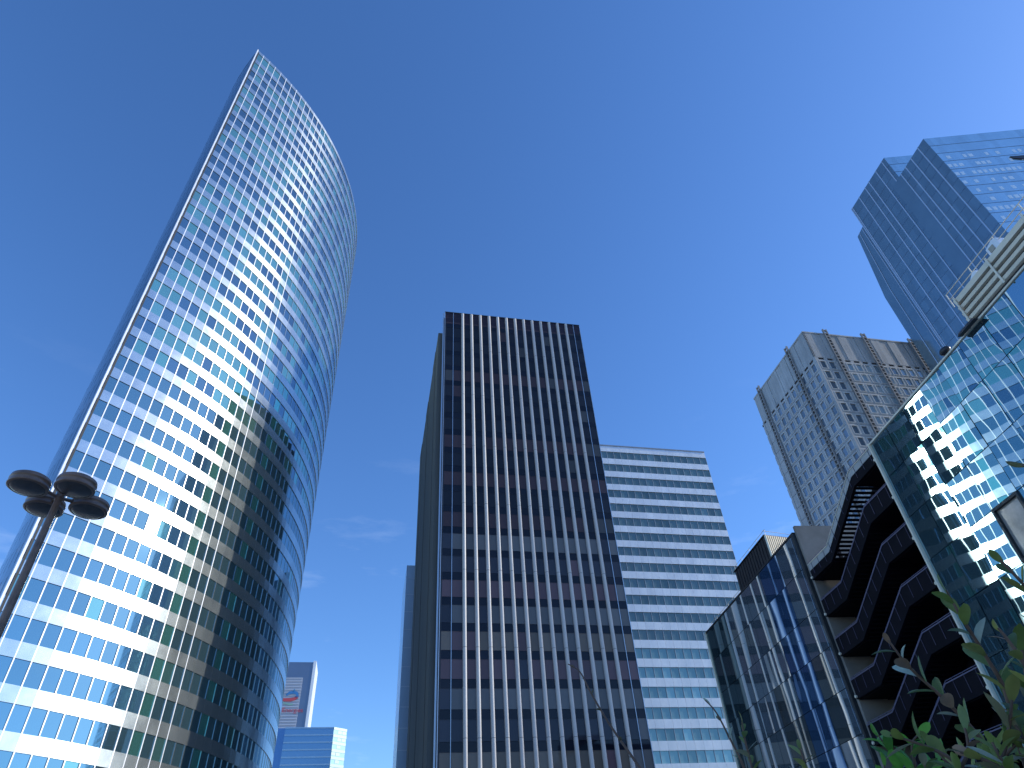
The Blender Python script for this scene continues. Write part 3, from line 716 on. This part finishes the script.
        for d in (-2.45, -4.3):
            fl.hexa([FP.p(US[2], fz - 1.5, d), FP.p(US[1], fz + 1.2, d), FP.p(US[1], fz + 1.2, d - .08), FP.p(US[2], fz - 1.5, d - .08),
                     FP.p(US[2], fz - .5, d), FP.p(US[1], fz + 2.0, d), FP.p(US[1], fz + 2.0, d - .08), FP.p(US[2], fz - .5, d - .08)])
        fl.build('inner_flight', M['stair'], st)
        # small round lamps at the landing edges
        for a, zz in ((US[0] + .1, z - .98), (US[3] - .05, z + 1.70)):
            mb = MB(); mb.tube([FP.p(a, zz, .0), FP.p(a, zz, .10)], .09, 10); mb.build('bulkhead_lamp', M['louvre'], st)
    mb = MB(); FP.box(mb, -42.2, -31.2, 0, 21.6, -7.3, -7.0); mb.build('back_wall', M['stair'], st)
    for u_ in (-41.6, -36.6, -31.6):
        mb = MB(); FP.box(mb, u_, u_ + .2, 0, 23.5, -2.45, -2.25); mb.build('post', M['stair'], st)
near_complex()

# ------------------------------------------------------------------ round office block behind the viewer (seen only in reflections)
def round_block():
    c = Vector((72, -60, 0)); root = thing('round_roofed_hall', c, 'dark round roofed hall seen only as a reflection', 'hall')
    mb = MB(); rows = []
    for i in range(13):
        th = math.pi * i / 12; rows.append([Vector((c.x + 26 * math.cos(th), c.y - s, 8 + 34 * math.sin(th))) for s in (0, 50)])
    mb.grid(rows); mb.face([r_[0] for r_ in rows]); mb.face([r_[1] for r_ in rows][::-1]); mb.build('vault', M['darkmetal'], root)
    for k in range(4):
        m2 = MB(); s_ = 1 - .2 * k; m2.tube([(c.x + 26 * s_ * math.cos(math.pi * i / 12), c.y + .3, 8 + 34 * s_ * math.sin(math.pi * i / 12)) for i in range(13)], .5, 5); m2.build('arch_rib', M['conc'], root)
    m2 = MB(); fr = Fr((c.x - 26, c.y, 0), (1, 0, 0), (0, 1, 0)); fr.box(m2, 0, 52, 0, 8, -50, 0); m2.build('base_wall', M['conc'], root)
round_block()

# ------------------------------------------------------------------ street lamp
def lamp():
    hub = Vector((-8.08, 9.70, 8.06)); root = thing('street_lamp', (hub.x, hub.y, 0), 'bronze street lamp with four round heads on a slim pole', 'street lamp')
    mb = MB(); mb.tube([(hub.x, hub.y, z) for z in (0, .9, .92, 4.5, 8.1)], [.13, .13, .085, .07, .055], 14); mb.build('pole', M['bronze'], root)
    mb = MB(); mb.tube([(hub.x, hub.y, 7.98), (hub.x, hub.y, 8.02), (hub.x, hub.y, 8.24), (hub.x, hub.y, 8.28)], [.05, .07, .07, .04], 12); mb.build('hub', M['bronze'], root)
    for k in range(4):
        a = R(-33 + 90 * k) if True else 0
        d = Vector((math.cos(a), math.sin(a), 0)); c = hub + d * .52 + Vector((0, 0, .03))
        mb = MB(); mb.tube([hub, hub + d * .3 + Vector((0, 0, .05)), c + Vector((0, 0, .02))], .032, 8); mb.build('arm', M['bronze'], root)
        mb = MB(); prof = [(.0, .145), (.18, .14), (.27, .125), (.305, .10), (.315, .05), (.315, .035), (.308, .03), (.308, -.035), (.315, -.04), (.315, -.06), (.30, -.07), (.27, -.073)]
        rows = [[c + Vector((r_ * math.cos(2 * math.pi * j / 40), r_ * math.sin(2 * math.pi * j / 40), z)) for j in range(40)] for r_, z in prof]
        mb.grid(rows[::-1], W3, True); h = mb.build('lamp_head', M['bronze'], root)
        mb = MB(); prof = [(.27, -.068), (.25, -.08), (.2, -.10), (.001, -.108)]
        rows = [[c + Vector((r_ * math.cos(2 * math.pi * j / 40), r_ * math.sin(2 * math.pi * j / 40), z)) for j in range(40)] for r_, z in prof]
        mb.grid(rows[::-1], W3, True); mb.build('lens', M['lens'], h)
lamp()

# ------------------------------------------------------------------ foreground shrubs
def leaf(mb, base, d, up, ln, wd, tint, fold=.25, curl=.2):
    d = d.normalized(); s = d.cross(up).normalized(); n = s.cross(d).normalized()
    N = 7; L_, C_, R_ = [], [], []
    for i in range(N + 1):
        t = i / N; w_ = wd * .5 * (math.sin(math.pi * min(t ** 1.25, 1)) ** .8 if 0 < t < 1 else 0) + (.0015 if t < 1 else 0)
        c = base + d * ln * t + n * (curl * ln * (t * t - .2 * t)) * -1
        C_.append(c); L_.append(c + s * w_ + n * w_ * fold); R_.append(c - s * w_ + n * w_ * fold)
    mb.grid([L_, C_, R_], tint)
def shrub(name, label, cat, stems, greens, group=None, bark=(1, 1, 1), ground=(0, 0)):
    """stems: (list of (px,py,dist)), leaf spec (count, length m, start fraction)"""
    first = stems[0][0]; p0 = EYE + ray(first[0][0], first[0][1]) * first[0][2]
    root = thing(name, (p0.x, p0.y, 0), label, cat, group)
    fol = MB(); stm = MB()
    for pts, cnt, ln, t0 in stems:
        P = [EYE + ray(x, y) * d for x, y, d in pts]
        if len(pts[0]) and pts[0][1] >= 768:        # stem rooted in the ground: run down to it
            q = P[0]; g = Vector((p0.x * .9 + q.x * .1 , p0.y * .9 + q.y * .1, 0)); P = [g, Vector((q.x, q.y, q.z * .5)), q - (P[1] - q) * .6 - Vector((0, 0, .1))] + P
        # smooth the polyline
        Q = [P[0]]
        for i in range(len(P) - 1):
            a, b = P[i], P[i + 1]; pm, nx = P[max(i - 1, 0)], P[min(i + 2, len(P) - 1)]
            for t in (.25, .5, .75, 1):
                Q.append(.5 * ((2 * a) + (b - pm) * t + (2 * pm - 5 * a + 4 * b - nx) * t * t + (3 * a - pm - 3 * b + nx) * t ** 3))
        rad = [.0062 * (1 - .72 * i / (len(Q) - 1)) * (ln / .06) ** .3 for i in range(len(Q))]
        stm.tube(Q, rad, 7, bark)
        seg = [(Q[i + 1] - Q[i]).length for i in range(len(Q) - 1)]; tot = sum(seg)
        vis = sum(seg[-4 * (len(pts) - 1):]) if len(P) > len(pts) else tot
        for k in range(cnt):
            f = (k + .6) / cnt; s_ = tot - vis * (1 - t0) * (1 - f) ; s_ = min(s_, tot * .999); acc = 0
            for i, l_ in enumerate(seg):
                if acc + l_ >= s_: break
                acc += l_
            t = (s_ - acc) / max(l_, 1e-6); b = Q[i].lerp(Q[i + 1], min(t, 1)); ax = (Q[i + 1] - Q[i]).normalized()
            ang = k * 2.399 + rnd.uniform(-.4, .4); side = ax.cross(Vector((.3, .9, .2))).normalized(); oth = ax.cross(side)
            rad_ = side * math.cos(ang) + oth * math.sin(ang)
            d = (ax * rnd.uniform(.5, 1.0) + rad_ * rnd.uniform(.6, 1.0)).normalized()
            if k == cnt - 1: d = ax
            upv = (ax * .8 - rad_ * .6 + Vector((0, 0, .35))).normalized()
            g = rnd.choice(greens); v = rnd.uniform(.9, 1.6); l2 = ln * .8 * rnd.uniform(.6, 1.2) * (1 - .35 * max(f - .7, 0) / .3)
            leaf(fol, b, d, upv, l2, l2 * rnd.uniform(.28, .42), tuple(x * v for x in g), rnd.uniform(.15, .5), rnd.uniform(-.1, .35))
    stm.build('stem', M['bark'], root)
    if fol.f: fol.build('leaves', M['leaf'], root)
DG = [(.17, .22, .045), (.21, .24, .05), (.13, .18, .045), (.26, .25, .06)]
LG = [(.12, .30, .04), (.17, .38, .06), (.09, .24, .04)]
BG = [(.24, .21, .10), (.14, .18, .05), (.38, .42, .32), (.28, .16, .09)]
shrub('leafy_shrub', 'green and bronze leaved shrub rising at the lower right corner', 'shrub', [
    ([(1010, 800, 1.5), (985, 745, 1.5), (945, 700, 1.48), (910, 668, 1.46), (888, 640, 1.45)], 15, .065, .12),
    ([(985, 800, 1.4), (955, 762, 1.4), (922, 745, 1.4), (890, 735, 1.4)], 8, .06, .2),
    ([(1040, 800, 1.35), (1018, 740, 1.35), (1005, 690, 1.33), (985, 655, 1.32), (962, 618, 1.3), (946, 590, 1.3)], 18, .062, .0),
    ([(1060, 810, 1.3), (1040, 745, 1.3), (1030, 700, 1.3), (1022, 650, 1.3)], 12, .075, .0),
    ([(1000, 810, 1.25), (1000, 770, 1.25), (1008, 735, 1.25), (1012, 700, 1.25)], 12, .07, .0),
    ([(1070, 800, 1.3), (1050, 680, 1.3), (1032, 600, 1.3), (1012, 572, 1.3), (1000, 560, 1.3)], 12, .05, .35),
    ([(950, 805, 1.3), (955, 780, 1.3), (968, 752, 1.3), (965, 728, 1.3)], 9, .06, .0),
    ([(1030, 810, 1.2), (1015, 778, 1.2), (985, 760, 1.2), (960, 752, 1.2)], 9, .05, .0),
    ([(1060, 800, 1.25), (1045, 770, 1.25), (1030, 745, 1.25), (1015, 725, 1.25)], 12, .055, .0),
    ([(1045, 820, 1.15), (1025, 790, 1.15), (1005, 765, 1.15), (992, 742, 1.15)], 12, .045, .0),
    ([(1070, 815, 1.2), (1050, 720, 1.2), (1028, 670, 1.2), (1008, 640, 1.2), (998, 628, 1.2)], 15, .05, .1),
    ([(975, 815, 1.35), (990, 775, 1.35), (1015, 745, 1.35), (1035, 730, 1.35)], 12, .055, .0),
    ([(935, 815, 1.45), (930, 785, 1.45), (925, 765, 1.45)], 8, .05, .0),
    ([(1005, 815, 1.55), (975, 780, 1.55), (950, 765, 1.55), (932, 745, 1.55)], 12, .055, .0),
], DG + DG + BG)
shrub('bright_green_shrub', 'bright green leafy shrub at the bottom edge beside the bronze leaved one', 'shrub', [
    ([(905, 800, 1.9), (900, 770, 1.9), (890, 752, 1.9), (878, 735, 1.9)], 10, .075, .0),
    ([(915, 800, 1.85), (915, 768, 1.85), (912, 745, 1.85), (918, 735, 1.85)], 11, .085, .0),
    ([(925, 805, 1.8), (935, 778, 1.8), (938, 762, 1.8)], 8, .08, .0),
    ([(890, 805, 1.9), (888, 785, 1.9), (884, 765, 1.9)], 6, .07, .0),
], LG)
shrub('young_shrub', 'young sparse shrub tip in front of the wavy glass building', 'shrub', [
    ([(752, 805, 2.0), (744, 768, 2.0), (728, 735, 2.0), (716, 712, 2.0), (705, 700, 2.0)], 4, .035, .3),
    ([(760, 805, 1.95), (752, 768, 1.95), (745, 740, 1.95), (742, 722, 1.95)], 9, .055, .25),
    ([(800, 810, 1.95), (806, 775, 1.95), (800, 748, 1.95)], 7, .06, .3),
], DG + BG[:3])
shrub('bare_twig', 'single bare twig with buds rising in front of the dark tower', 'twig', [
    ([(668, 810, 1.3), (640, 768, 1.3), (612, 728, 1.32), (592, 695, 1.34), (580, 672, 1.35), (568, 664, 1.36)], 7, .011, .25),
], [(.12, .10, .05)])
shrub('overhanging_branch', 'leafy twig tip reaching in at the right edge above the shrub', 'branch', [
    ([(1060, 800, 1.1), (1075, 600, 1.1), (1060, 500, 1.1), (1035, 468, 1.1), (1022, 466, 1.1)], 2, .035, .9),
], [(.14, .12, .03)])
